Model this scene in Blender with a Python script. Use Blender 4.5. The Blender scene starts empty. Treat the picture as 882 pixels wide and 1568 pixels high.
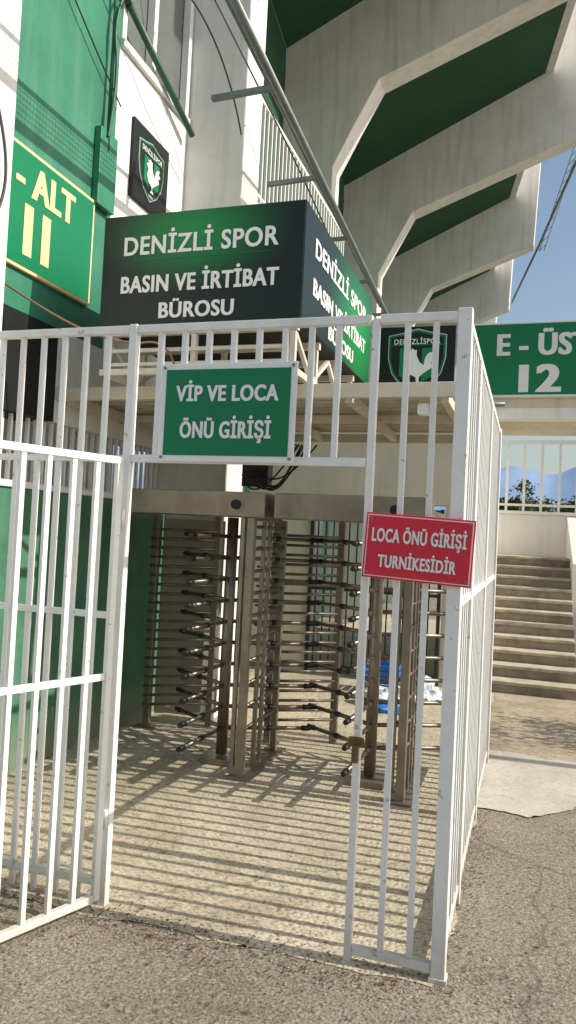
import bpy, bmesh, math, random
from mathutils import Vector, Matrix, noise
random.seed(7)
scene=bpy.context.scene
scene.view_settings.view_transform='Standard'
scene.view_settings.look='None'
scene.view_settings.exposure=0
V=Vector
X=V((1,0,0));Y=V((0,1,0));Z=V((0,0,1))

# ---------------- materials ----------------
def mat(name,col,rough=.6,metal=0,var=.15,scale=3,bump=0,bscale=60,col2=None,stain=None,streak=0,spec=.5,dirtz=0,chips=0):
    m=bpy.data.materials.new(name);m.use_nodes=True
    nt=m.node_tree;b=nt.nodes['Principled BSDF'];L=nt.links
    b.inputs['Roughness'].default_value=rough;b.inputs['Metallic'].default_value=metal
    b.inputs['Specular IOR Level'].default_value=spec
    tc=nt.nodes.new('ShaderNodeTexCoord')
    n=nt.nodes.new('ShaderNodeTexNoise');n.inputs['Scale'].default_value=scale
    n.inputs['Detail'].default_value=8;n.inputs['Roughness'].default_value=.65
    L.new(tc.outputs['Object'],n.inputs[0])
    r=nt.nodes.new('ShaderNodeValToRGB')
    c=col; c2=col2 or tuple(x*(1-var) for x in c)
    r.color_ramp.elements[0].position=.35;r.color_ramp.elements[1].position=.65
    r.color_ramp.elements[0].color=(*c2,1);r.color_ramp.elements[1].color=(*c,1)
    L.new(n.outputs[0],r.inputs[0])
    out=r.outputs[0]
    if streak:
        mp2=nt.nodes.new('ShaderNodeMapping');mp2.inputs['Scale'].default_value=(5,5,.35)
        L.new(tc.outputs['Object'],mp2.inputs[0])
        n2=nt.nodes.new('ShaderNodeTexNoise');n2.inputs['Scale'].default_value=1.6;n2.inputs['Detail'].default_value=6
        L.new(mp2.outputs[0],n2.inputs[0])
        r2=nt.nodes.new('ShaderNodeValToRGB');r2.color_ramp.elements[0].position=.5;r2.color_ramp.elements[1].position=.75
        r2.color_ramp.elements[0].color=(0,0,0,1);r2.color_ramp.elements[1].color=(streak,)*3+(1,)
        L.new(n2.outputs[0],r2.inputs[0])
        mx=nt.nodes.new('ShaderNodeMixRGB')
        L.new(r2.outputs[0],mx.inputs[0]);L.new(out,mx.inputs[1])
        s=stain or tuple(x*.55 for x in col)
        mx.inputs[2].default_value=(*s,1);out=mx.outputs[0]
    if chips:
        n5=nt.nodes.new('ShaderNodeTexNoise');n5.inputs['Scale'].default_value=22;n5.inputs['Detail'].default_value=6
        L.new(tc.outputs['Object'],n5.inputs[0])
        r5=nt.nodes.new('ShaderNodeValToRGB');r5.color_ramp.elements[0].position=.67;r5.color_ramp.elements[1].position=.70
        r5.color_ramp.elements[0].color=(0,0,0,1);r5.color_ramp.elements[1].color=(chips,)*3+(1,);L.new(n5.outputs[0],r5.inputs[0])
        mx=nt.nodes.new('ShaderNodeMixRGB');L.new(r5.outputs[0],mx.inputs[0]);L.new(out,mx.inputs[1]);mx.inputs[2].default_value=(.30,.17,.09,1);out=mx.outputs[0]
    if dirtz:
        sp=nt.nodes.new('ShaderNodeSeparateXYZ');L.new(tc.outputs['Object'],sp.inputs[0])
        mr=nt.nodes.new('ShaderNodeMapRange');mr.inputs[1].default_value=0;mr.inputs[2].default_value=dirtz;mr.inputs[3].default_value=1;mr.inputs[4].default_value=0
        L.new(sp.outputs[2],mr.inputs[0])
        ml=nt.nodes.new('ShaderNodeMath');ml.operation='MULTIPLY';L.new(mr.outputs[0],ml.inputs[0]);L.new(n.outputs[0],ml.inputs[1])
        mx=nt.nodes.new('ShaderNodeMixRGB');L.new(ml.outputs[0],mx.inputs[0]);L.new(out,mx.inputs[1]);mx.inputs[2].default_value=(.30,.25,.18,1);out=mx.outputs[0]
    L.new(out,b.inputs['Base Color'])
    if bump:
        nb=nt.nodes.new('ShaderNodeTexNoise');nb.inputs['Scale'].default_value=bscale;nb.inputs['Detail'].default_value=5
        L.new(tc.outputs['Object'],nb.inputs[0])
        bp=nt.nodes.new('ShaderNodeBump');bp.inputs['Strength'].default_value=bump;bp.inputs['Distance'].default_value=.01
        L.new(nb.outputs[0],bp.inputs['Height']);L.new(bp.outputs[0],b.inputs['Normal'])
    return m

def ground_mat(name,base,dark,stone,agg=55,stone_amt=.5,pit=.6,bump=.5,crack=0):
    m=bpy.data.materials.new(name);m.use_nodes=True
    nt=m.node_tree;b=nt.nodes['Principled BSDF'];L=nt.links
    b.inputs['Roughness'].default_value=.92;b.inputs['Specular IOR Level'].default_value=.2
    tc=nt.nodes.new('ShaderNodeTexCoord')
    def ramp(src,p0,c0,p1,c1):
        r=nt.nodes.new('ShaderNodeValToRGB');r.color_ramp.elements[0].position=p0;r.color_ramp.elements[1].position=p1
        r.color_ramp.elements[0].color=(*c0,1);r.color_ramp.elements[1].color=(*c1,1);L.new(src,r.inputs[0]);return r.outputs[0]
    def nz(s,d=6,dist=0,rg=.6):
        n=nt.nodes.new('ShaderNodeTexNoise');n.inputs['Scale'].default_value=s;n.inputs['Detail'].default_value=d;n.inputs['Distortion'].default_value=dist;n.inputs['Roughness'].default_value=rg
        L.new(tc.outputs['Object'],n.inputs[0]);return n.outputs[0]
    def mul(a,b_):
        mu=nt.nodes.new('ShaderNodeMixRGB');mu.blend_type='MULTIPLY';mu.inputs[0].default_value=1;L.new(a,mu.inputs[1]);L.new(b_,mu.inputs[2]);return mu.outputs[0]
    base_c=ramp(nz(1.6,12,.3,.75),.38,dark,.60,base)
    v=nt.nodes.new('ShaderNodeTexVoronoi');v.inputs['Scale'].default_value=agg;L.new(tc.outputs['Object'],v.inputs[0])
    hs=nt.nodes.new('ShaderNodeSeparateColor');L.new(v.outputs['Color'],hs.inputs[0])
    r2=ramp(hs.outputs[0],.55,(0,0,0),1,(stone_amt,)*3)
    mx=nt.nodes.new('ShaderNodeMixRGB');L.new(r2,mx.inputs[0]);L.new(base_c,mx.inputs[1]);mx.inputs[2].default_value=(*stone,1)
    out=mul(mx.outputs[0],ramp(nz(agg*.8,3),.38,(pit,)*3,.5,(1,1,1)))
    out=mul(out,ramp(nz(agg*.28,4),.33,(pit*.9+.05,)*3,.45,(1,1,1)))
    out=mul(out,ramp(nz(.6,6,1.4),.52,(1,1,1),.70,(.68,.65,.60)))
    out=mul(out,ramp(nz(5,5,.8),.60,(1,1,1),.72,(.80,.77,.72)))
    if crack:
        dn=nt.nodes.new('ShaderNodeTexNoise');dn.inputs['Scale'].default_value=2.5;dn.inputs['Detail'].default_value=6;L.new(tc.outputs['Object'],dn.inputs[0])
        vm=nt.nodes.new('ShaderNodeVectorMath');vm.operation='MULTIPLY_ADD';vm.inputs[1].default_value=(.35,.35,.35)
        L.new(dn.outputs['Color'],vm.inputs[0]);L.new(tc.outputs['Object'],vm.inputs[2])
        vc=nt.nodes.new('ShaderNodeTexVoronoi');vc.feature='DISTANCE_TO_EDGE';vc.inputs['Scale'].default_value=.45;L.new(vm.outputs[0],vc.inputs[0])
        out=mul(out,ramp(vc.outputs['Distance'],.001,(crack,)*3,.005,(1,1,1)))
    L.new(out,b.inputs['Base Color'])
    bp=nt.nodes.new('ShaderNodeBump');bp.inputs['Strength'].default_value=bump;bp.inputs['Distance'].default_value=.012
    L.new(nz(55,8),bp.inputs['Height']);L.new(bp.outputs[0],b.inputs['Normal'])
    return m

M_white=mat('white_paint',(.84,.84,.81),.45,var=.06,scale=6,streak=.25,stain=(.5,.47,.40),bump=.15,bscale=40)
M_fence=mat('fence_white_paint',(.88,.88,.86),.4,var=.06,scale=14,streak=.3,stain=(.58,.50,.40),bump=.2,bscale=90,dirtz=.35,chips=.55)
M_conc=mat('painted_concrete',(.80,.79,.76),.8,var=.16,scale=1.2,streak=.5,stain=(.46,.44,.40),bump=.7,bscale=16)
M_cream=mat('cream_wall',(.70,.63,.50),.8,var=.12,scale=2,streak=.4,bump=.3)
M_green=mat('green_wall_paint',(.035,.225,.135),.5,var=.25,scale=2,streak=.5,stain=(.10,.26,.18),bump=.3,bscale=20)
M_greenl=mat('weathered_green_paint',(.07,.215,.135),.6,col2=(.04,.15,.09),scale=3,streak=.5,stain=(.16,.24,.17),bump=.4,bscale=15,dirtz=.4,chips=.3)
M_greenshade=mat('shaded_green_paint',(.013,.08,.04),.7,var=.25,scale=1.5,bump=.2)  # green darkened in the base colour for the shade under the stand
M_sgreen=mat('sign_green',(.008,.20,.085),.35,var=.08,scale=3,spec=.3)
M_swhite=mat('sign_white',(.85,.86,.85),.4,var=.04,scale=5)
M_scream=mat('sign_cream',(.82,.64,.36),.4,var=.08)
M_red=mat('sign_red',(.70,.035,.065),.35,var=.08,scale=6,spec=.3)
M_black=mat('black_panel',(.016,.02,.02),.5,var=.3,spec=.25)
M_dark=mat('dark_steel',(.03,.03,.03),.5,var=.3)
M_rubber=mat('black_rubber',(.01,.01,.01),.6)
M_steel=mat('brushed_steel',(.30,.262,.205),.42,.6,var=.35,scale=4,bump=.12,bscale=120,streak=.35,stain=(.16,.13,.10))
M_arm=mat('arm_steel',(.23,.20,.165),.38,.7,var=.4,scale=9)
M_steel2=mat('steel_sheet',(.34,.325,.255),.6,0,var=.15,scale=3,streak=.4)
M_galv=mat('galvanised_steel',(.22,.25,.25),.5,.4,var=.3,scale=12)
M_roof=mat('roof_sheet',(.66,.60,.49),.55,var=.25,scale=3,streak=.5)
M_glass=mat('window_glass',(.16,.18,.18),.15,var=.3,scale=1)
M_blue=mat('blue_plastic',(.02,.20,.62),.4)
M_bag=mat('plastic_bag',(.60,.68,.75),.2,var=.3,scale=8,bump=.6,bscale=25)
M_leafd=mat('dry_leaf',(.26,.16,.06),.8,var=.5,scale=20)
M_gpipe=mat('green_pipe',(.03,.11,.07),.5)
M_bark=mat('bark',(.09,.06,.04),.9,bump=.5)
M_leaf=mat('foliage',(.11,.14,.035),.8,col2=(.035,.065,.018),scale=.8)
M_leaf.node_tree.nodes['Principled BSDF'].inputs['Specular IOR Level'].default_value=.1
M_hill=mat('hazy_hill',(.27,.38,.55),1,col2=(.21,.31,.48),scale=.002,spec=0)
M_asph=ground_mat('asphalt',(.315,.275,.215),(.225,.197,.155),(.47,.43,.35),agg=100,stone_amt=.6,pit=.48,bump=1.0,crack=.6)
M_slab=ground_mat('concrete_floor',(.60,.53,.405),(.43,.375,.275),(.66,.60,.48),agg=70,stone_amt=.45,pit=.60,bump=.8,crack=.6)
M_patch=ground_mat('concrete_patch',(.55,.52,.46),(.44,.41,.36),(.58,.56,.5),agg=90,stone_amt=.3,pit=.85,bump=.3)
M_brown=ground_mat('worn_concrete',(.47,.40,.30),(.28,.23,.165),(.5,.45,.37),agg=70,stone_amt=.35,pit=.75,bump=.4,crack=.5)
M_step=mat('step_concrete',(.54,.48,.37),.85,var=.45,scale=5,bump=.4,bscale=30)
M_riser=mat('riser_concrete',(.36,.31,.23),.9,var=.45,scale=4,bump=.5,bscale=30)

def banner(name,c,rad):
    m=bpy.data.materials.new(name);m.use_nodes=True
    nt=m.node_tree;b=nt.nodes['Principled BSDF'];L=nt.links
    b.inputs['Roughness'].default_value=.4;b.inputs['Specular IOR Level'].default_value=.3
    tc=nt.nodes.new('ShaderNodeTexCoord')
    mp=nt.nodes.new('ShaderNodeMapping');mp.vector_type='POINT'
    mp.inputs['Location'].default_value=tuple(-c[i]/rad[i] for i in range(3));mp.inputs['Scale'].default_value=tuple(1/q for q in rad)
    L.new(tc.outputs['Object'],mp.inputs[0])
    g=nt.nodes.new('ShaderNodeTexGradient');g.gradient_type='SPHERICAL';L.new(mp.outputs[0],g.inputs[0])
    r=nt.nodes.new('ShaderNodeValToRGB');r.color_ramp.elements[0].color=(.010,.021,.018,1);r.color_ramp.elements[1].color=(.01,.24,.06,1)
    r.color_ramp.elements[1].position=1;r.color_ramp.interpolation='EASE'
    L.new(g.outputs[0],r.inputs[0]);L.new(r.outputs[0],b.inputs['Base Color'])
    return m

# ---------------- builders ----------------
def group(name):
    e=bpy.data.objects.new(name,None);scene.collection.objects.link(e);e.empty_display_size=.1
    return e
class B:
    def __init__(s): s.bm=bmesh.new()
    def hexa(s,p):
        v=[s.bm.verts.new(q) for q in p]
        for f in ((3,2,1,0),(4,5,6,7),(0,1,5,4),(1,2,6,5),(2,3,7,6),(3,0,4,7)):
            s.bm.faces.new([v[i] for i in f])
        return s
    def box(s,x0,x1,y0,y1,z0,z1):
        return s.hexa([(x0,y0,z0),(x1,y0,z0),(x1,y1,z0),(x0,y1,z0),(x0,y0,z1),(x1,y0,z1),(x1,y1,z1),(x0,y1,z1)])
    def bar(s,p0,p1,w,h=None,up=None):
        p0=V(p0);p1=V(p1);d=(p1-p0).normalized();h=h or w
        up=V(up) if up else (Z if abs(d.z)<.9 else Y)
        a=d.cross(up).normalized();b=a.cross(d).normalized()
        a*=w/2;b*=h/2
        return s.hexa([p0-a-b,p0+a-b,p1+a-b,p1-a-b,p0-a+b,p0+a+b,p1+a+b,p1-a+b])
    def cyl(s,p0,p1,r,n=10,r2=None):
        p0=V(p0);p1=V(p1);d=(p1-p0).normalized();up=Z if abs(d.z)<.9 else X
        a=d.cross(up).normalized();b=a.cross(d).normalized();r2=r if r2 is None else r2
        c0=[s.bm.verts.new(p0+(a*math.cos(t)+b*math.sin(t))*r) for t in [2*math.pi*i/n for i in range(n)]]
        c1=[s.bm.verts.new(p1+(a*math.cos(t)+b*math.sin(t))*r2) for t in [2*math.pi*i/n for i in range(n)]]
        for i in range(n):
            f=s.bm.faces.new([c0[i],c0[(i+1)%n],c1[(i+1)%n],c1[i]]);f.smooth=True
        s.bm.faces.new(c0[::-1]);s.bm.faces.new(c1)
        return s
    def prism(s,pts,o,r,u,n,t):
        o=V(o);r=V(r);u=V(u);n=V(n)
        a=[s.bm.verts.new(o+r*p[0]+u*p[1]) for p in pts]
        b=[s.bm.verts.new(o+r*p[0]+u*p[1]+n*t) for p in pts]
        k=len(pts)
        s.bm.faces.new(a);s.bm.faces.new(b[::-1])
        for i in range(k): s.bm.faces.new([a[i],b[i],b[(i+1)%k],a[(i+1)%k]])
        return s
    def done(s,name,m,parent=None,bevel=0):
        bmesh.ops.recalc_face_normals(s.bm,faces=s.bm.faces[:])
        big=[f for f in s.bm.faces if len(f.verts)>4]
        if big: bmesh.ops.triangulate(s.bm,faces=big)
        me=bpy.data.meshes.new(name);s.bm.to_mesh(me);s.bm.free()
        o=bpy.data.objects.new(name,me);scene.collection.objects.link(o)
        me.materials.append(m)
        if parent: o.parent=parent
        if bevel:
            md=o.modifiers.new('bev','BEVEL');md.width=bevel;md.segments=2;md.limit_method='ANGLE'
        return o

def text(parent,name,s,o,r,u,w,h,m,n,bold=.018,lift=.003,fat=.02):
    """lettering fitted to w x h; 'fat' thickens the strokes with slightly shifted, slightly raised layers"""
    cu=bpy.data.curves.new(name,'FONT');cu.body=s;cu.offset=min(bold,.022);cu.size=1;cu.resolution_u=4
    cu.align_x='LEFT';cu.space_character=1.08
    ob=bpy.data.objects.new(name,cu);scene.collection.objects.link(ob)
    dg=bpy.context.evaluated_depsgraph_get();dg.update()
    me=bpy.data.meshes.new_from_object(ob.evaluated_get(dg))
    bpy.data.objects.remove(ob)
    xs=[v.co.x for v in me.vertices];ys=[v.co.y for v in me.vertices]
    x0,x1,y0,y1=min(xs)-fat,max(xs)+fat,min(ys),max(ys)
    bm=bmesh.new()
    o=V(o)+V(n)*lift
    for k,sx in enumerate(((-fat,0,fat) if fat else (0,))):
        vs=[]
        for v in me.vertices:
            a=((v.co.x+sx-x0)/(x1-x0)-.5)*w;b=((v.co.y-y0)/(y1-y0)-.5)*h
            vs.append(bm.verts.new(o+V(n)*(.0006*k)+V(r)*a+V(u)*b))
        for p in me.polygons:
            try: bm.faces.new([vs[i] for i in p.vertices])
            except ValueError: pass
    me2=bpy.data.meshes.new(name);bm.to_mesh(me2);bm.free();me2.materials.append(m)
    bpy.data.meshes.remove(me)
    t=bpy.data.objects.new(name,me2);scene.collection.objects.link(t);t.parent=parent
    return t

def cable(name,pts,r,m,par=None):
    cu=bpy.data.curves.new(name,'CURVE');cu.dimensions='3D';cu.bevel_depth=r;cu.bevel_resolution=2
    sp=cu.splines.new('NURBS');sp.points.add(len(pts)-1)
    for i,p in enumerate(pts): sp.points[i].co=(*p,1)
    sp.use_endpoint_u=True;sp.order_u=3
    o=bpy.data.objects.new(name,cu);scene.collection.objects.link(o);cu.materials.append(m)
    if par: o.parent=par
    return o

def sheet(name,pts,z,m):
    bm=bmesh.new();bm.faces.new([bm.verts.new((p[0],p[1],z)) for p in pts])
    bmesh.ops.triangulate(bm,faces=bm.faces[:])
    bmesh.ops.recalc_face_normals(bm,faces=bm.faces[:])
    me=bpy.data.meshes.new(name);bm.to_mesh(me);bm.free()
    if me.polygons[0].normal.z<0: me.flip_normals()
    o=bpy.data.objects.new(name,me);scene.collection.objects.link(o);me.materials.append(m);return o

# ---------------- ground ----------------
sheet('ground',[(-5000,-300),(5000,-300),(5000,5000),(-5000,5000)],0,M_asph)
def rough(pts,amp,step=.12):
    out=[]
    for i in range(len(pts)):
        a=V((*pts[i],0));b=V((*pts[(i+1)%len(pts)],0));L=(b-a).length;k=max(1,int(L/step))
        for j in range(k):
            p=a.lerp(b,j/k);q=p+V((noise.noise(p*3.1),noise.noise(p*3.1+V((9,4,0))),0))*amp+V((noise.noise(p*14),noise.noise(p*14+V((9,4,0))),0))*amp*.35
            out.append((q.x,q.y))
    return out
sheet('concrete_floor',rough([(-2.98,-.16),(-1.6,-.10),(0,-.06),(0,3.0),(0,14),(-3.2,14)],.05,.04),.003,M_slab)
sheet('concrete_path',rough([(-.04,2.9),(1.2,3.25),(2.6,3.25),(2.8,6.2),(-.04,6.2)],.03,.05),.0055,M_brown)
sheet('concrete_patch',rough([(-.03,2.05),(.35,2.0),(.62,2.3),(.75,2.7),(1.0,3.10),(1.35,3.4),(-.03,3.5)],.07,.04),.008,M_patch)

# ---------------- front fence ----------------
g=group('metal_fence')
b=B()
H=2.63
b.box(-.028,.028,-.028,.028,0,H+.01)
b.box(-.376,-.346,-.016,.016,0,H-.015)
b.box(-1.510,-1.472,-.02,.02,0,H+.005)
b.done('posts',M_fence,g,.003)
b=B()
b.box(-3.0,-1.512,-.018,.018,H-.035,H);b.box(-1.470,-.378,-.018,.018,H-.035,H);b.box(-.344,-.03,-.018,.018,H-.035,H)
b.box(-1.470,-.378,-.016,.016,2.0,2.035)
b.box(-.344,-.03,-.016,.016,.03,.065)
b.box(-3.0,-1.512,-.012,.012,1.28,1.31);b.box(-3.0,-1.512,-.012,.012,.08,.115)
b.box(-3.0,-1.512,-.012,.012,2.0,2.03)
b.done('rails',M_fence,g,.002)
b=B()
for x in (-.115,-.23): b.box(x-.0115,x+.0115,-.0125,.0125,.067,H-.036)
x=-1.470+.118
while x<-.4: b.box(x-.0115,x+.0115,-.0125,.0125,2.036,H-.036);x+=.119
x=-1.512-.115
while x>-3.0: b.box(x-.0115,x+.0115,-.0095,.0095,.0,H-.036);x-=.118
b.done('bars',M_fence,g)
b=B().box(-.392,-.33,-.03,-.017,.86,.90);b.box(-.375,-.348,-.045,-.031,.80,.87);b.done('padlock',mat('rusty_brass',(.25,.15,.06),.5,.6,var=.5,scale=40),g,.003)
b=B().box(-.034,.034,-.034,.034,0,.02);b.done('foot',M_fence,g)
M_rust=mat('rust',(.30,.20,.13),.9,var=.5,scale=60)

g=group('metal_fence.001')
b=B()
b.box(-.018,.018,.03,3.1,H-.035,H);b.box(-.016,.016,.03,3.1,1.44,1.475);b.box(-.016,.016,.03,3.1,.06,.095)
b.done('rails',M_fence,g,.002)
b=B();y=.115
while y<3.05:
    b.box(-.0115,.0115,y-.0145,y+.0145,.0,H-.036);y+=.116
b.done('bars',M_fence,g)
b=B();b.box(-.028,.028,3.1,3.156,0,H);b.box(-.024,.024,.65,.71,0,H-.037);b.box(-.024,.024,1.80,1.85,0,H-.037);b.done('posts',M_fence,g,.003)

# ---------------- open gate leaf ----------------
g=group('metal_gate')
hx,hy=-1.497,-.042
d=V((-.347,-.938,0)).normalized()
def P(s,z): return V((hx,hy,0))+d*s+Z*z
b=B()
W=1.12
b.bar(P(.015,.04),P(.015,1.985),.026,.032,d);b.bar(P(W,.04),P(W,1.985),.036,.036,d)
b.bar(P(.0,2.0),P(W+.02,2.0),.032);b.bar(P(.034,.055),P(W-.02,.055),.032);b.bar(P(.034,1.03),P(W-.02,1.03),.02,.030)
b.done('frame',M_fence,g,.003)
b=B();s=.135
while s<W-.05:
    b.bar(P(s,.07),P(s,1.985),.021,.021,d);s+=.122
b.done('bars',M_fence,g)
b=B()
for z in (.35,1.7): b.cyl((hx+.010,hy+.014,z),(hx+.010,hy+.014,z+.08),.010)
b.done('hinges',M_fence,g)

# ---------------- fence signs ----------------
def frame_sign(name,o,r,u,n,w,h,mb,mf,bw):
    g=group(name)
    pts=[(-w/2,-h/2),(w/2,-h/2),(w/2,h/2),(-w/2,h/2)]
    B().prism(pts,V(o)-V(n)*.006,r,u,n,.006).done('plate',mb,g,.001)
    w2,h2=w/2-bw,h/2-bw
    B().prism([(-w2,-h2),(w2,-h2),(w2,h2),(-w2,h2)],V(o)+V(n)*.001,r,u,n,.002).done('face',mf,g)
    return g
n=-Y
o=V((-1.005,-.034,2.223))
g=frame_sign('entrance_sign',o,X,Z,n,.640,.435,M_swhite,M_sgreen,.027)
text(g,'text_top','VİP VE LOCA',o+Z*.095,X,Z,.485,.095,M_swhite,n,.022,.0045,.032)
text(g,'text_bottom','ÖNÜ GİRİŞİ',o-Z*.075,X,Z,.43,.120,M_swhite,n,.022,.0045,.032)
b=B()
for sx in (-.302,.302):
    for sz in (-.20,.20): b.cyl(o+X*sx+Z*sz,o+X*sx+Z*sz-Y*.006,.007)
b.done('bolts',M_galv,g)
a=-.045
r=V((math.cos(a),0,math.sin(a)));u=V((-math.sin(a),0,math.cos(a)))
o=V((-.145,-.046,1.672))
g=frame_sign('turnstile_sign',o,r,u,n,.432,.262,M_red,M_swhite,.007)
B().prism([(-.205,-.12),(.205,-.12),(.205,.12),(-.205,.12)],o+n*.0035,r,u,n,.0015).done('red_face',M_red,g)
text(g,'text_top','LOCA ÖNÜ GİRİŞİ',o+u*.045,r,u,.375,.088,M_swhite,n,.02,.006,.028)
text(g,'text_bottom','TURNİKESİDİR',o-u*.052,r,u,.31,.068,M_swhite,n,.02,.006,.028)
b=B()
for sx in (-.195,.195):
    for sz in (-.11,.11): b.cyl(o+r*sx+u*sz,o+r*sx+u*sz-Y*.008,.005)
b.done('bolts',M_galv,g)

# ---------------- turnstiles ----------------
def turnstile(name,dx):
    g=group(name)
    b=B();b.box(-2.53+dx*1.02-(0 if dx==0 else .02),-1.474+dx,1.84,2.16,1.815,1.99);b.done('header',M_steel,g,.006)
    b=B();b.box(-2.52+dx,-1.50+dx,2.162,3.08,1.84,1.93)
    b.done('top_plate',M_steel,g,.004)
    B().cyl((-1.69+dx,1.841,1.90),(-1.69+dx,1.825,1.90),.034,20).done('indicator_lamp',M_black,g)
    zs=[.25+.158*i for i in range(10)]
    b=B()
    xx=-1.585+dx
    for y,w in ((1.90,.055),(2.16,.030),(2.29,.030),(2.62,.045)):
        b.box(xx-w/2,xx+w/2,y-w/2,y+w/2,0.0,1.814)
    b.box(xx-.075,xx-.045,1.885,1.915,.08,1.814)
    b.box(xx-.085,xx+.03,1.872,1.928,.03,.07)
    b.done('comb_posts',M_steel,g,.003)
    b=B()
    for z in zs:
        b.cyl((xx,1.93,z+.079),(xx,2.6,z+.079),.013)
        b.cyl((xx,2.62,z+.079),(xx-.25,2.75,z+.079),.013)
    b.done('comb_bars',M_arm,g)
    c=V((-1.85+dx,2.20,0));b=B();t=B();q=B()
    q.cyl(c+Z*.06,c+Z*1.814,.042,16);q.done('rotor_column',M_steel,g)
    for k in range(3):
        an=math.radians(-93+120*k);dd=V((math.cos(an),math.sin(an),0))
        for z in zs:
            b.cyl(c+dd*.03+Z*z,c+dd*.60+Z*z,.015)
            t.cyl(c+dd*.60+Z*z,c+dd*.67+Z*z,.021,10,.017)
            t.cyl(c+dd*.33+Z*z,c+dd*.365+Z*z,.020)
    b.done('rotor_arms',M_arm,g);t.done('arm_caps',M_rubber,g)
    b=B()
    A=V((-2.80+dx*.985,2.80,0));C=V((-2.34+dx,3.08,0))
    for q in (A,C): b.box(q.x-.028,q.x+.028,q.y-.028,q.y+.028,0,1.90)
    b.box(A.x-.02,A.x+.02,2.2,2.772,1.80,1.84)
    b.box(A.x-.09,A.x+.09,A.y-.05,A.y+.05,.006,.018)
    b.done('cage_posts',M_steel,g,.003)
    b=B()
    for i in range(20):
        z=.2+.079*i
        b.cyl(A+Z*z-(C-A)*.06-Y*.03,C+Z*z-Y*.03,.0125,8)
    b.done('cage_bars',M_arm,g)
    if dx==0:
        off=V((.02,.10,0))
        b=B();b.bar(A+off+Z*.95,C+off+Z*.95,.006,1.7);b.done('cage_sheet',M_steel2,g)
    b=B();b.box(c.x-.12,c.x+.12,c.y-.12,c.y+.12,.006,.05);b.box(-1.66+dx,-1.50+dx,1.84,2.7,.006,.018);b.done('base_plate',M_steel,g,.003)
    return g
turnstile('turnstile',0);turnstile('turnstile.001',1.12)

# ---------------- canopy ----------------
g=group('canopy_roof')
b=B()
bm=b.bm
y=1.60;i=0
rows=[]
while y<3.32:
    ph=i%4;dz=(0,.0,.028,.028)[ph]
    rows.append((y,2.66+dz+(y-1.6)*-.02));y+=(.05,.012,.04,.012)[ph];i+=1
vs=[[bm.verts.new((x,yy,zz)) for x in (-2.98,-.2)] for yy,zz in rows]
for i in range(len(vs)-1): bm.faces.new([vs[i][0],vs[i][1],vs[i+1][1],vs[i+1][0]])
ro=b.done('corrugated_sheet',M_roof,g)
md=ro.modifiers.new('s','SOLIDIFY');md.thickness=.003
b=B();b.box(-3.0,-.17,1.52,1.57,2.585,2.675);b.box(-2.98,-.2,3.25,3.31,2.53,2.60);b.box(-2.98,-.2,2.38,2.43,2.56,2.62)
for x in (-2.9,-2.2,-1.5,-.85,-.25):
    b.box(x-.025,x+.025,1.572,2.378,2.56,2.62);b.box(x-.025,x+.025,2.432,3.248,2.54,2.60)
b.done('beams',M_cream,g,.003)
b=B();b.box(-.25,-.19,3.1,3.16,0,2.535);b.done('post',M_cream,g,.003)
B().box(-.42,-.35,1.60,1.68,2.49,2.56).done('camera_box',M_swhite,g,.01)

# ---------------- sign box ----------------
g=group('office_sign_box')
x0,x1,y0,y1,z0,z1=-2.48,-1.09,1.23,3.2,3.0,3.74
B().box(x0,x1,y0,y1,z0,z1).done('box',M_black,g,.004)
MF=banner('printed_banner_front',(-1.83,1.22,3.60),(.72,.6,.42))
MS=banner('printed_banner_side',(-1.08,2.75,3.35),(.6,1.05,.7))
B().box(x0+.004,x1-.004,y0-.004,y0-.001,z0+.004,z1-.004).done('front_banner',MF,g)
B().box(x1+.001,x1+.004,y0+.004,y1-.004,z0+.004,z1-.004).done('side_banner',MS,g)
def boxtext(o,r,W,n,tag,hh=.74):
    text(g,tag+'_line_1','DENİZLİ SPOR',o+Z*hh*.245,r,Z,W*.77,.165,M_swhite,n,.018,.003,.014)
    text(g,tag+'_line_2','BASIN VE İRTİBAT',o-Z*hh*.10,r,Z,W*.785,.150,M_swhite,n,.02,.003,.024)
    text(g,tag+'_line_3','BÜROSU',o-Z*hh*.35,r,Z,W*.375,.125,M_swhite,n,.02,.003,.024)
boxtext(V(((x0+x1)/2-.0,y0-.004,3.37)),X,x1-x0,-Y,'front')
boxtext(V((x1+.004,(y0+y1)/2,3.37)),Y,y1-y0,X,'side')
B().box(-2.25,-1.3,y0-.0065,y0-.005,3.435,3.439).done('divider_line',M_sgreen,g)
b=B()
for y in (1.27,1.75,2.25,2.75,3.15):
    b.bar((x0+.02,y,2.975),(x1-.02,y,2.975),.045)
    for x in (x0+.05,-1.8,x1-.05): b.bar((x,y,2.69 if y>1.5 else 2.72),(x,y,2.95),.035)
for x in (x0+.05,x1-.05):
    b.bar((x,1.25,2.71),(x,3.18,2.71),.04)
    for k in range(5): b.bar((x,1.3+.38*k,2.72 if k%2 else 2.94),(x,1.68+.38*k,2.94 if k%2 else 2.72),.026)
for z in (2.76,2.85): b.bar((x0+.08,1.25,z),(x1-.08,1.25,z),.022)
b.bar((x0+.02,1.25,2.71),(x1-.02,1.25,2.71),.04)
b.done('support_frame',mat('frame_cream_paint',(.68,.64,.55),.5,var=.2,scale=8,chips=.6),g)

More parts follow.
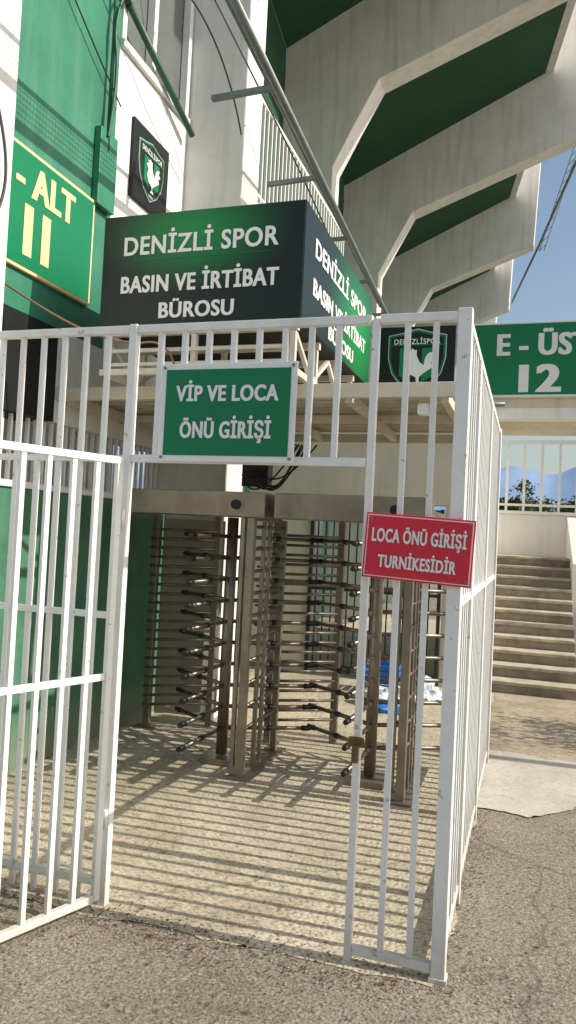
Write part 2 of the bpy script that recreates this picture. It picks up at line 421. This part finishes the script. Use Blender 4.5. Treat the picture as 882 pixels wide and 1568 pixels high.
# ---------------- crest signs ----------------
def crest(name,o,r,u,n,w,h,sc):
    g=group(name);o=V(o);r=V(r);u=V(u);n=V(n)
    B().prism([(-w/2,-h/2),(w/2,-h/2),(w/2,h/2),(-w/2,h/2)],o-n*.03,r,u,n,.03).done('panel',M_black,g,.003)
    def shield(k):
        p=[(-.44,.40),(-.22,.44),(0,.50),(.22,.44),(.44,.40),(.44,.05),(.38,-.18),(.24,-.37),(0,-.52),(-.24,-.37),(-.38,-.18),(-.44,.05)]
        return [(a*k*sc,b*k*sc) for a,b in p]
    B().prism(shield(1),o+n*.001,r,u,n,.002).done('shield_outline',M_swhite,g)
    B().prism(shield(.98),o+n*.003,r,u,n,.002).done('shield_green',M_sgreen,g)
    B().prism(shield(.91),o+n*.005,r,u,n,.002).done('shield_black',M_black,g)
    st=B()
    for s in (-1,1):
        st.prism([(s*.08*sc,-.33*sc),(s*.26*sc,-.22*sc),(s*.26*sc,.2*sc),(s*.08*sc,.2*sc)],o+n*.007,r,u,n,.001)
    st.done('stripes',M_sgreen,g)
    B().prism([(-.385*sc,.24*sc),(.385*sc,.24*sc),(.385*sc,.255*sc),(-.385*sc,.255*sc)],o+n*.0085,r,u,n,.001).done('band_line',M_sgreen,g)
    ro=[(-.20,.08),(-.12,.11),(-.15,.17),(-.09,.155),(-.07,.20),(-.03,.165),(0,.17),(.0,.08),(.05,-.02),(.11,-.07),(.13,.05),(.18,.12),(.27,.14),(.23,.07),(.30,.03),(.22,-.03),(.26,-.09),(.17,-.15),(.1,-.20),(.045,-.25),(.05,-.32),(.09,-.36),(-.04,-.36),(.005,-.32),(-.005,-.25),(-.10,-.2),(-.16,-.1),(-.12,.01)]
    B().prism([(a*sc,b*sc) for a,b in ro],o+n*.0095,r,u,n,.001).done('rooster',M_swhite,g)
    text(g,'club_text','DENİZLİSPOR',o+u*.315*sc,r,u,.70*sc,.11*sc,M_swhite,n,.01,.0085,0)
    text(g,'year_text','1966',o-u*.43*sc,r,u,.14*sc,.05*sc,M_swhite,n,.01,.0085,0)
crest('crest_sign',(-.705,3.33,3.24),X,Z,-Y,.64,.60,.56)
crest('crest_sign.001',(-2.97,2.65,4.78),Y,Z,X,.62,.66,.50)

# ---------------- stadium stand ----------------
g=group('stadium_stand')
Ys=[3.34,7.9,12.6,17.5,22.4,27.3]
Xin=[-2.40,-2.83,-3.03,-3.25,-3.6,-4.0]
Xt=[2.4,1.65,.87,.06,-.7,-1.4]
for k in range(6):
    xi,xt,yy=Xin[k],Xt[k],Ys[k];xl=xi-.85 if k else -3.25
    zt=8.68+.387*(xt-xi-.67)
    pts=[(xl,0),(xi,0),(xi,7.4),(xi+.33,8.05),(xi+.67,8.68),(xt,zt),(xt+.12,zt+3),(xl,zt+3)]
    B().prism(pts,(0,yy,0),X,Z,Y,.42).done('cantilever_frame_%d'%(k+1),M_conc,g,.015)
def parap(k): return Xt[k]-.67
for k in range(5):
    ya,yb=Ys[k]+.423,Ys[k+1]-.003
    xa0,xb0=Xin[k]-.85,Xin[k+1]-.85
    xa1,xb1=parap(k),parap(k+1)
    t=.2
    za0=9.38;za1=9.38+.47*(xa1-xa0);zb1=9.38+.47*(xb1-xb0)
    B().hexa([(xa0,ya,za0),(xa1,ya,za1),(xb1,yb,zb1),(xb0,yb,za0),(xa0,ya,za0+t),(xa1,ya,za1+t),(xb1,yb,zb1+t),(xb0,yb,za0+t)]).done('green_soffit_%d'%(k+1),M_greenshade,g)
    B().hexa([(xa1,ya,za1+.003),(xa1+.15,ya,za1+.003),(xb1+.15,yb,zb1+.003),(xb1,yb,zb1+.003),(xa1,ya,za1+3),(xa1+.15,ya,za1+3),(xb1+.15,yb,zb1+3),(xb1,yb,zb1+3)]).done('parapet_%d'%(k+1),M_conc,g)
    B().hexa([(xa0-.2,ya,0),(xa0,ya,0),(xb0,yb,0),(xb0-.2,yb,0),(xa0-.2,ya,9.375),(xa0,ya,9.375),(xb0,yb,9.375),(xb0-.2,yb,9.375)]).done('back_wall_%d'%(k+1),M_greenshade,g)
b=B();b.cyl((1.0,12.9,9.9),(.15,17.6,9.62),.03);b.cyl((.15,17.6,9.62),(-.62,22.5,9.75),.03);b.bar((.2,17.7,9.6),(1.05,17.7,12.6),.025);b.bar((.32,17.7,9.6),(1.17,17.7,12.6),.02)  # pipes between the frame tips; the slanted bars are the lattice mast
for i in range(12):
    t=i/12;b.bar((.2+.85*t,17.7,9.6+3*t),(.32+.85*(t+.05),17.7,9.6+3*(t+.05)),.015)
b.done('pipes_and_mast',M_galv,g)
B().box(-3.3,-2.85,-.6,.75,0,9).done('white_pillar',M_white,g,.01)
B().box(-3.3,-3.0,.753,2.1,3.1,9).done('green_wall',M_green,g)
B().box(-3.3,-3.0,.753,1.52,2.43,3.097).done('dark_band',M_black,g)
B().box(-3.3,-3.0,1.523,2.1,2.43,3.097).done('white_band',M_white,g)
B().box(-3.3,-3.0,2.103,3.337,2.43,5.55).done('white_wall',M_white,g)
B().box(-3.3,-3.06,2.103,3.337,5.553,8.5).done('window_glass',M_glass,g)
b=B()
for y in (2.13,2.62,3.28): b.box(-3.055,-2.98,y-.03,y+.03,5.62,8.5)
b.box(-3.055,-2.96,2.103,3.33,5.555,5.617)
b.done('window_frame',M_white,g,.004)
B().box(-3.15,-3.0,-1.6,3.33,0,1.93).done('low_green_wall',M_greenl,g)
B().box(-3.17,-2.98,-1.6,3.33,1.932,1.975).done('wall_cap',M_white,g)
B().box(-3.8,-3.6,-1.6,3.33,0,2.8).done('inner_wall',M_conc,g)
b=B();y=.8
while y<3.3: b.box(-3.09,-3.065,y-.01,y+.01,1.976,2.428);y+=.09
b.done('window_bars',M_fence,g)
B().box(-3.7,-2.5,3.77,7.89,4.92,5.08).done('balcony_slab',M_conc,g)
b=B();y=3.85
while y<7.8: b.box(-2.575,-2.55,y-.012,y+.012,5.09,6.2);y+=.125
b.box(-2.58,-2.545,3.8,7.85,6.2,6.24);b.box(-2.58,-2.545,3.8,7.85,5.20,5.23);b.done('balcony_railing',M_white,g)
b=B();b.cyl((-2.95,2.12,5.9),(-2.9,3.25,5.42),.03);b.cyl((-2.95,1.93,4.6),(-2.95,1.93,6.2),.015);b.cyl((-2.97,.8,7.0),(-2.95,2.12,5.9),.025)
b.done('green_pipes',M_gpipe,g)
B().box(-2.995,-2.94,1.82,2.06,4.15,4.75).done('junction_box',M_green,g,.006)
b=B();b.box(-3.2,-.32,6.05,6.25,2.15,3.4);b.box(-.7,-.32,6.05,6.25,0,2.147);b.box(-3.2,-2.35,6.05,6.25,0,2.147)
b.done('rear_wall',M_cream,g)

g=group('steel_grille_gate')
b=B()
for x in (-2.33,-1.53,-.73): b.box(x-.02,x+.02,6.0,6.04,0,2.1)
x=-2.25
while x<-.75: b.box(x-.008,x+.008,6.012,6.028,.1,2.05);x+=.10
for z in (.1,1.05,2.05): b.box(-2.31,-.75,6.005,6.011,z,z+.04)
b.done('bars',M_dark,g)

# mesh guard
g=group('mesh_guard')
b=B()
def pa(y): return V((-1.72-.038*(y-1.4),y,5.22))
def pb(y): return V((-1.86-.038*(y-1.4),y,5.40))
b.cyl(pa(.6),pa(8.6),.032,12);b.cyl(pb(.6),pb(8.6),.018,10)
for y in (2.4,3.9,5.4,6.9,8.4):
    b.bar(pa(y),pa(y)+V((-.55,0,-.02)),.04);b.bar(pa(y),pb(y),.025)
b.done('frame',M_galv,g)
b=B()
y=.6
while y<8.6: b.bar(pa(y),pb(y),.004);y+=.035
for i in range(1,7):
    t=i/7;b.bar(pa(.6).lerp(pb(.6),t),pa(8.6).lerp(pb(8.6),t),.004)
b.done('wire_mesh',M_galv,g)

# ---------------- block signs ----------------
g=group('block_sign')
o=V((.40,6.99,4.12));w,h=2.04,.97
B().box(o.x-w/2,o.x+w/2,6.995,7.04,o.z-h/2,o.z+h/2).done('board',M_swhite,g,.004)
B().box(o.x-w/2+.025,o.x+w/2-.025,6.988,6.994,o.z-h/2+.025,o.z+h/2-.025).done('face',M_sgreen,g)
text(g,'text_top','E - ÜST',V((.335,6.988,4.34)),X,Z,1.14,.35,M_swhite,-Y,.02,.003,.035)
text(g,'number','12',V((.31,6.988,3.87)),X,Z,.52,.36,M_swhite,-Y,.02,.003,.04)
g=group('block_sign.001')
B().box(-2.998,-2.97,.50,1.84,3.36,4.17).done('board',M_scream,g,.004)
B().box(-2.969,-2.966,.525,1.815,3.385,4.145).done('face',M_sgreen,g)
text(g,'text_top','E - ALT',V((-2.966,1.15,3.97)),Y,Z,.86,.22,M_scream,X,.02,.003,.035)
text(g,'number','11',V((-2.966,1.17,3.63)),Y,Z,.28,.34,M_scream,X,.02,.003,.06)

# ---------------- staircase ----------------
g=group('staircase')
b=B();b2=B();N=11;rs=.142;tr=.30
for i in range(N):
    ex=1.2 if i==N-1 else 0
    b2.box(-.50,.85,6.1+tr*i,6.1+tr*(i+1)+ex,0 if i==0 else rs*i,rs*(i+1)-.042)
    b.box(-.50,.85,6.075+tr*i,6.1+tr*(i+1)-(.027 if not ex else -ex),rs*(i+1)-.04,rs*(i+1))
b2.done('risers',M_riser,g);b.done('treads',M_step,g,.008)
b=B().box(-.7,-.503,6.26,10.6,0,3.5);b.done('side_wall',M_white,g)
B().hexa([(.853,8.2,0),(1.0,8.2,0),(1.0,10.58,0),(.853,10.58,0),(.853,8.2,1.5),(1.0,8.2,1.5),(1.0,10.58,2.25),(.853,10.58,2.25)]).done('stair_wall',M_white,g)
g=group('boundary_wall')
B().box(-.7,8,10.62,10.8,0,2.27).done('wall',M_white,g)
B().box(-.72,8,10.58,10.84,2.273,2.33).done('coping',M_white,g,.005)
g=group('metal_railing')
b=B();x=-.45
while x<7: b.box(x-.022,x+.022,10.68,10.72,2.33,3.515);x+=.29
b.box(-.7,7,10.66,10.74,3.515,3.575);b.box(-.7,7,10.67,10.73,2.42,2.46);b.done('bars',M_fence,g)
g=group('entrance_portal')
b=B();b.box(-.70,2.3,7.06,9.6,3.5,3.62);b.done('roof_slab',M_cream,g)
b=B();b.box(-.70,2.3,7.05,7.30,3.36,3.497);b.box(2.1,2.3,7.31,7.5,0,3.497);b.box(-.7,2.3,7.06,7.2,3.623,4.4);b.done('beam',M_white,g)
b=B();b.cyl((-.62,6.9,3.52),(-.1,6.9,3.52),.03);b.done('steel_tube',M_galv,g)

# ---------------- lamp post and young tree right of the frame ----
g=group('street_lamp')
b=B();b.cyl((4.3,3.50,0),(4.3,3.50,4.4),.075,14,.05);b.cyl((4.3,3.50,0),(4.3,3.50,.3),.12,14);b.bar((4.3,3.5,4.35),(3.7,3.5,4.5),.05);b.done('pole',M_galv,g)
b=B();b.box(3.35,3.75,3.42,3.58,4.46,4.56);b.done('lamp_head',M_galv,g,.02)
g=group('young_tree')
b=B();tx,ty=3.0,4.5
b.cyl((tx,ty,0),(tx+.05,ty,1.3),.045,10,.03)
tips=[]
for k in range(9):
    a=k*2.4;z0_=.8+.07*k;e=V((tx+math.cos(a)*.45,ty+math.sin(a)*.45,z0_+.75));b.cyl((tx+.04,ty,z0_),e,.016,6,.006);tips.append(e);tips.append(e.lerp(V((tx,ty,z0_)),.4))
b.done('trunk',M_bark,g)
lb=bmesh.new()
for k in range(1100):
    c=random.choice(tips);p=c+V((random.gauss(0,.12),random.gauss(0,.12),random.gauss(0,.10)));s=random.uniform(.015,.035)
    q=Matrix.Rotation(random.random()*6.28,3,V((random.gauss(0,1),random.gauss(0,1),random.gauss(0,1))).normalized())
    lb.faces.new([lb.verts.new(p+q@V(c2)*s) for c2 in ((-1,-.5,0),(1,-.5,0),(1,.5,.2),(-1,.5,.2))])
me=bpy.data.meshes.new('leaves');lb.to_mesh(me);lb.free();me.materials.append(M_leaf)
oo=bpy.data.objects.new('crown',me);scene.collection.objects.link(oo);oo.parent=g

# ---------------- cables ----------------
cable('cable',[(-2.98,.9,3.22),(-2.6,1.0,2.98),(-2.2,1.1,2.85),(-1.95,1.2,2.9),(-1.9,1.22,2.72)],.007,mat('cable_brown',(.25,.14,.08),.6))
cable('cable.001',[(-2.95,2.2,7.2),(-2.3,2.6,5.95),(-2.0,4.5,5.2),(-2.0,7.5,4.6)],.008,M_dark)
cable('cable.002',[(-2.95,.2,6.6),(-2.6,1.8,6.1),(-2.3,2.6,5.75),(-2.42,3.3,5.4)],.008,M_dark)
cable('cable.003',[(-2.93,1.9,4.7),(-2.90,1.95,5.2),(-2.94,1.9,5.6),(-2.88,2.0,6.0),(-2.9,2.3,6.2)],.012,M_gpipe)
cable('cable.004',[(-2.84,.5,5.2),(-2.82,.62,4.9),(-2.84,.70,4.95)],.012,M_dark)
cable('cable.005',[(-2.83,.55,4.2),(-2.80,.66,3.9),(-2.82,.62,3.5),(-2.84,.5,3.4)],.010,M_dark)
cable('cable.006',[(-2.97,1.0,5.75),(-2.95,1.6,5.3),(-2.96,2.1,5.05)],.006,M_dark)
g=group('electrical_box')
B().box(-2.20,-1.95,3.2,3.33,2.12,2.42).done('case',M_dark,g,.008)
for i in range(12):
    x=-2.05+random.uniform(-.15,.1);z=2.13+random.uniform(0,.28);e=random.uniform(.1,.35)
    cable('wire_%d'%i,[(x,3.18,z),(x+.1,3.12+random.uniform(-.05,.05),z-random.uniform(0,.12)),(x+e,3.15,z+random.uniform(-.05,.1)),(x+e*1.2+.1,3.22,2.5)],.008,M_dark,g)
# ---------------- litter ----------------
def bag(name,c,s,m):
    bm=bmesh.new();bmesh.ops.create_icosphere(bm,subdivisions=4,radius=1)
    for v in bm.verts:
        p=v.co.copy();k=1+.55*noise.noise(p*1.7+V(c))+.25*noise.noise(p*5)+.1*noise.noise(p*13)
        v.co=V((p.x*s[0]*k,p.y*s[1]*k,max(-.2,p.z)*s[2]*k))+V(c)
    zmin=min(v.co.z for v in bm.verts)
    for v in bm.verts: v.co.z+=.01-zmin
    me=bpy.data.meshes.new(name);bm.to_mesh(me);bm.free();me.materials.append(m)
    o=bpy.data.objects.new(name,me);scene.collection.objects.link(o)
bag('plastic_bag',(-1.05,4.75,0),(.26,.2,.16),M_bag)
bag('plastic_bag.001',(-.8,5.2,0),(.2,.2,.2),M_bag)
bag('plastic_bag.002',(-1.0,4.45,0),(.14,.1,.05),M_blue)
g=group('plastic_crate')
b=B();cx,cy=-1.25,5.4
b.box(cx-.2,cx+.2,cy-.15,cy+.15,.005,.03)
for z in (.06,.13,.2,.27):
    b.box(cx-.2,cx+.2,cy-.15,cy-.135,z,z+.045);b.box(cx-.2,cx+.2,cy+.135,cy+.15,z,z+.045);b.box(cx-.2,cx-.185,cy-.134,cy+.134,z,z+.045);b.box(cx+.185,cx+.2,cy-.134,cy+.134,z,z+.045)
for sx in (-.19,.19):
    for sy in (-.14,.14): b.box(cx+sx-.014,cx+sx+.014,cy+sy-.014,cy+sy+.014,.03,.318)
b.done('crate_slats',M_blue,g)

bm=bmesh.new()
for i in range(80):
    if i<35: x=random.uniform(-3,2.5);y=random.gauss(-.25,.6)
    else: x=random.gauss(-1.35,.25);y=random.gauss(-.16,.08)
    s=random.uniform(.004,.012)*(1.8 if i<5 else 1);a=random.uniform(0,6.28)
    pts=[]
    for j in range(6):
        t=j/6*6.28;q=s*(1.5 if j in (0,) else 1)*random.uniform(.6,1.1)
        pts.append((x+math.cos(t+a)*q*1.4,y+math.sin(t+a)*q,.010+random.uniform(0,.012)))
    bm.faces.new([bm.verts.new(p) for p in pts])
me=bpy.data.meshes.new('fallen_leaves');bm.to_mesh(me);bm.free();me.materials.append(M_leafd)
scene.collection.objects.link(bpy.data.objects.new('fallen_leaves',me))
OCT=[V((1,0,0)),V((0,1,0)),V((-1,0,0)),V((0,-1,0)),V((0,0,1)),V((0,0,-1))]
def pebbles(name,m,cnt,f):
    verts=[];faces=[]
    for i in range(cnt):
        x,y=f();s=random.uniform(.002,.0065)
        m4=Matrix.Translation((x,y,.004+s*.3))@Matrix.Rotation(random.random()*6,4,'Z')@Matrix.Diagonal((s*random.uniform(.8,1.5),s,s*.6,1))
        k=len(verts);verts+=[m4@(q*random.uniform(.8,1.15)) for q in OCT]
        for a in range(4):
            c=(a+1)%4;faces.append((k+a,k+c,k+4));faces.append((k+c,k+a,k+5))
    me=bpy.data.meshes.new(name);me.from_pydata(verts,[],faces);me.materials.append(m)
    scene.collection.objects.link(bpy.data.objects.new(name,me))
def f1():
    return random.uniform(-3,2.6),(random.uniform(-1.6,3.4) if random.random()<.45 else random.gauss(-.12,.15))
def f2():
    return (random.uniform(-2.9,-.1),random.gauss(-.10,.07)) if random.random()<.6 else (random.gauss(.03,.05),random.uniform(-.1,3.0))
pebbles('gravel',mat('gravel_stone',(.45,.40,.32),.9,var=.5,scale=30),2500,f1)
pebbles('gravel.001',mat('dark_debris',(.14,.11,.075),.9,var=.5,scale=30),1500,f2)

# ---------------- distant trees and hills ----------------
g=group('distant_trees')
lb=bmesh.new();tb=B()
for i in range(14):
    tx=-4+i*2.0+random.uniform(-.6,.6);ty=62+random.uniform(-6,10);th=random.uniform(5.8,7.8)+max(0,(tx-1)*.15)
    tb.cyl((tx,ty,0),(tx+.2,ty,th*.6),.18,8,.08)
    for k in range(4):
        a=random.uniform(0,6.28);tb.cyl((tx+.1,ty,th*.45),(tx+math.cos(a)*1.1,ty+math.sin(a)*1.1,th*.75),.07,6,.03)
    cl=[V((tx+random.gauss(0,.9),ty+random.gauss(0,.9),th*.72+random.gauss(0,.7))) for _ in range(9)]
    for k in range(1300):
        c=random.choice(cl);p=c+V((random.gauss(0,.42),random.gauss(0,.42),random.gauss(0,.34)))
        s=random.uniform(.07,.16);q=Matrix.Rotation(random.random()*6.28,3,V((random.gauss(0,1),random.gauss(0,1),random.gauss(0,1))).normalized())
        lb.faces.new([lb.verts.new(p+q@V(c2)*s) for c2 in ((-1,-.6,0),(1,-.6,0),(1,.6,.2),(-1,.6,.2))])
me=bpy.data.meshes.new('leaves');lb.to_mesh(me);lb.free();me.materials.append(M_leaf)
o=bpy.data.objects.new('leaves',me);scene.collection.objects.link(o);o.parent=g
tb.done('trunks',M_bark,g)
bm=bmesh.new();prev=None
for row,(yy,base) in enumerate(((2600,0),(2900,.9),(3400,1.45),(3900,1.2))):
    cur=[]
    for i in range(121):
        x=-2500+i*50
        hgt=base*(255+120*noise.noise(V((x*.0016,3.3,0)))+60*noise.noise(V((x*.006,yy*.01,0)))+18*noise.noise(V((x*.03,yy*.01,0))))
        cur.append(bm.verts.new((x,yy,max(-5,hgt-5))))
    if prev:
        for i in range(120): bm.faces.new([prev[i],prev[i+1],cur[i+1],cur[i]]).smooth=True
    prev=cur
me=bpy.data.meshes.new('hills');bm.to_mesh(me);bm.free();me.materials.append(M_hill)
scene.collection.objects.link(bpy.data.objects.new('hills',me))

# ---------------- light ----------------
el=math.radians(36);sv=V((1,.05,0)).normalized()*math.cos(el)+Z*math.sin(el)
sun=bpy.data.lights.new('sun','SUN');sun.energy=5.0;sun.angle=math.radians(.5);sun.color=(1,.92,.79)
so=bpy.data.objects.new('sun',sun);scene.collection.objects.link(so);so.rotation_mode='QUATERNION'
so.rotation_quaternion=(-sv).to_track_quat('-Z','Y')
w=bpy.data.worlds.new('World');scene.world=w;w.use_nodes=True
nt=w.node_tree;sk=nt.nodes.new('ShaderNodeTexSky');sk.sky_type='NISHITA';sk.sun_disc=False
sk.sun_elevation=el;sk.sun_rotation=math.radians(87);sk.air_density=1.3;sk.dust_density=2.2;sk.ozone_density=1.0
nt.links.new(sk.outputs[0],nt.nodes['Background'].inputs[0]);nt.nodes['Background'].inputs[1].default_value=.145

# ---------------- camera ----------------
cam=bpy.data.cameras.new('camera');co=bpy.data.objects.new('camera',cam);scene.collection.objects.link(co)
h=math.radians(18);p=math.radians(1.8);ro=math.radians(2.86)
R=V((math.cos(h),math.sin(h),0));Fh=V((-math.sin(h),math.cos(h),0))
F=Fh*math.cos(p)+Z*math.sin(p);U=R.cross(F).normalized()
U2=U*math.cos(ro)-R*math.sin(ro);R2=R*math.cos(ro)+U*math.sin(ro)
M=Matrix((( R2.x,U2.x,-F.x,.28),(R2.y,U2.y,-F.y,-3.04),(R2.z,U2.z,-F.z,1.7),(0,0,0,1)))
co.matrix_world=M
cam.sensor_fit='VERTICAL';cam.sensor_height=36;cam.lens=26.4;cam.clip_end=12000;cam.clip_start=.05
scene.camera=co
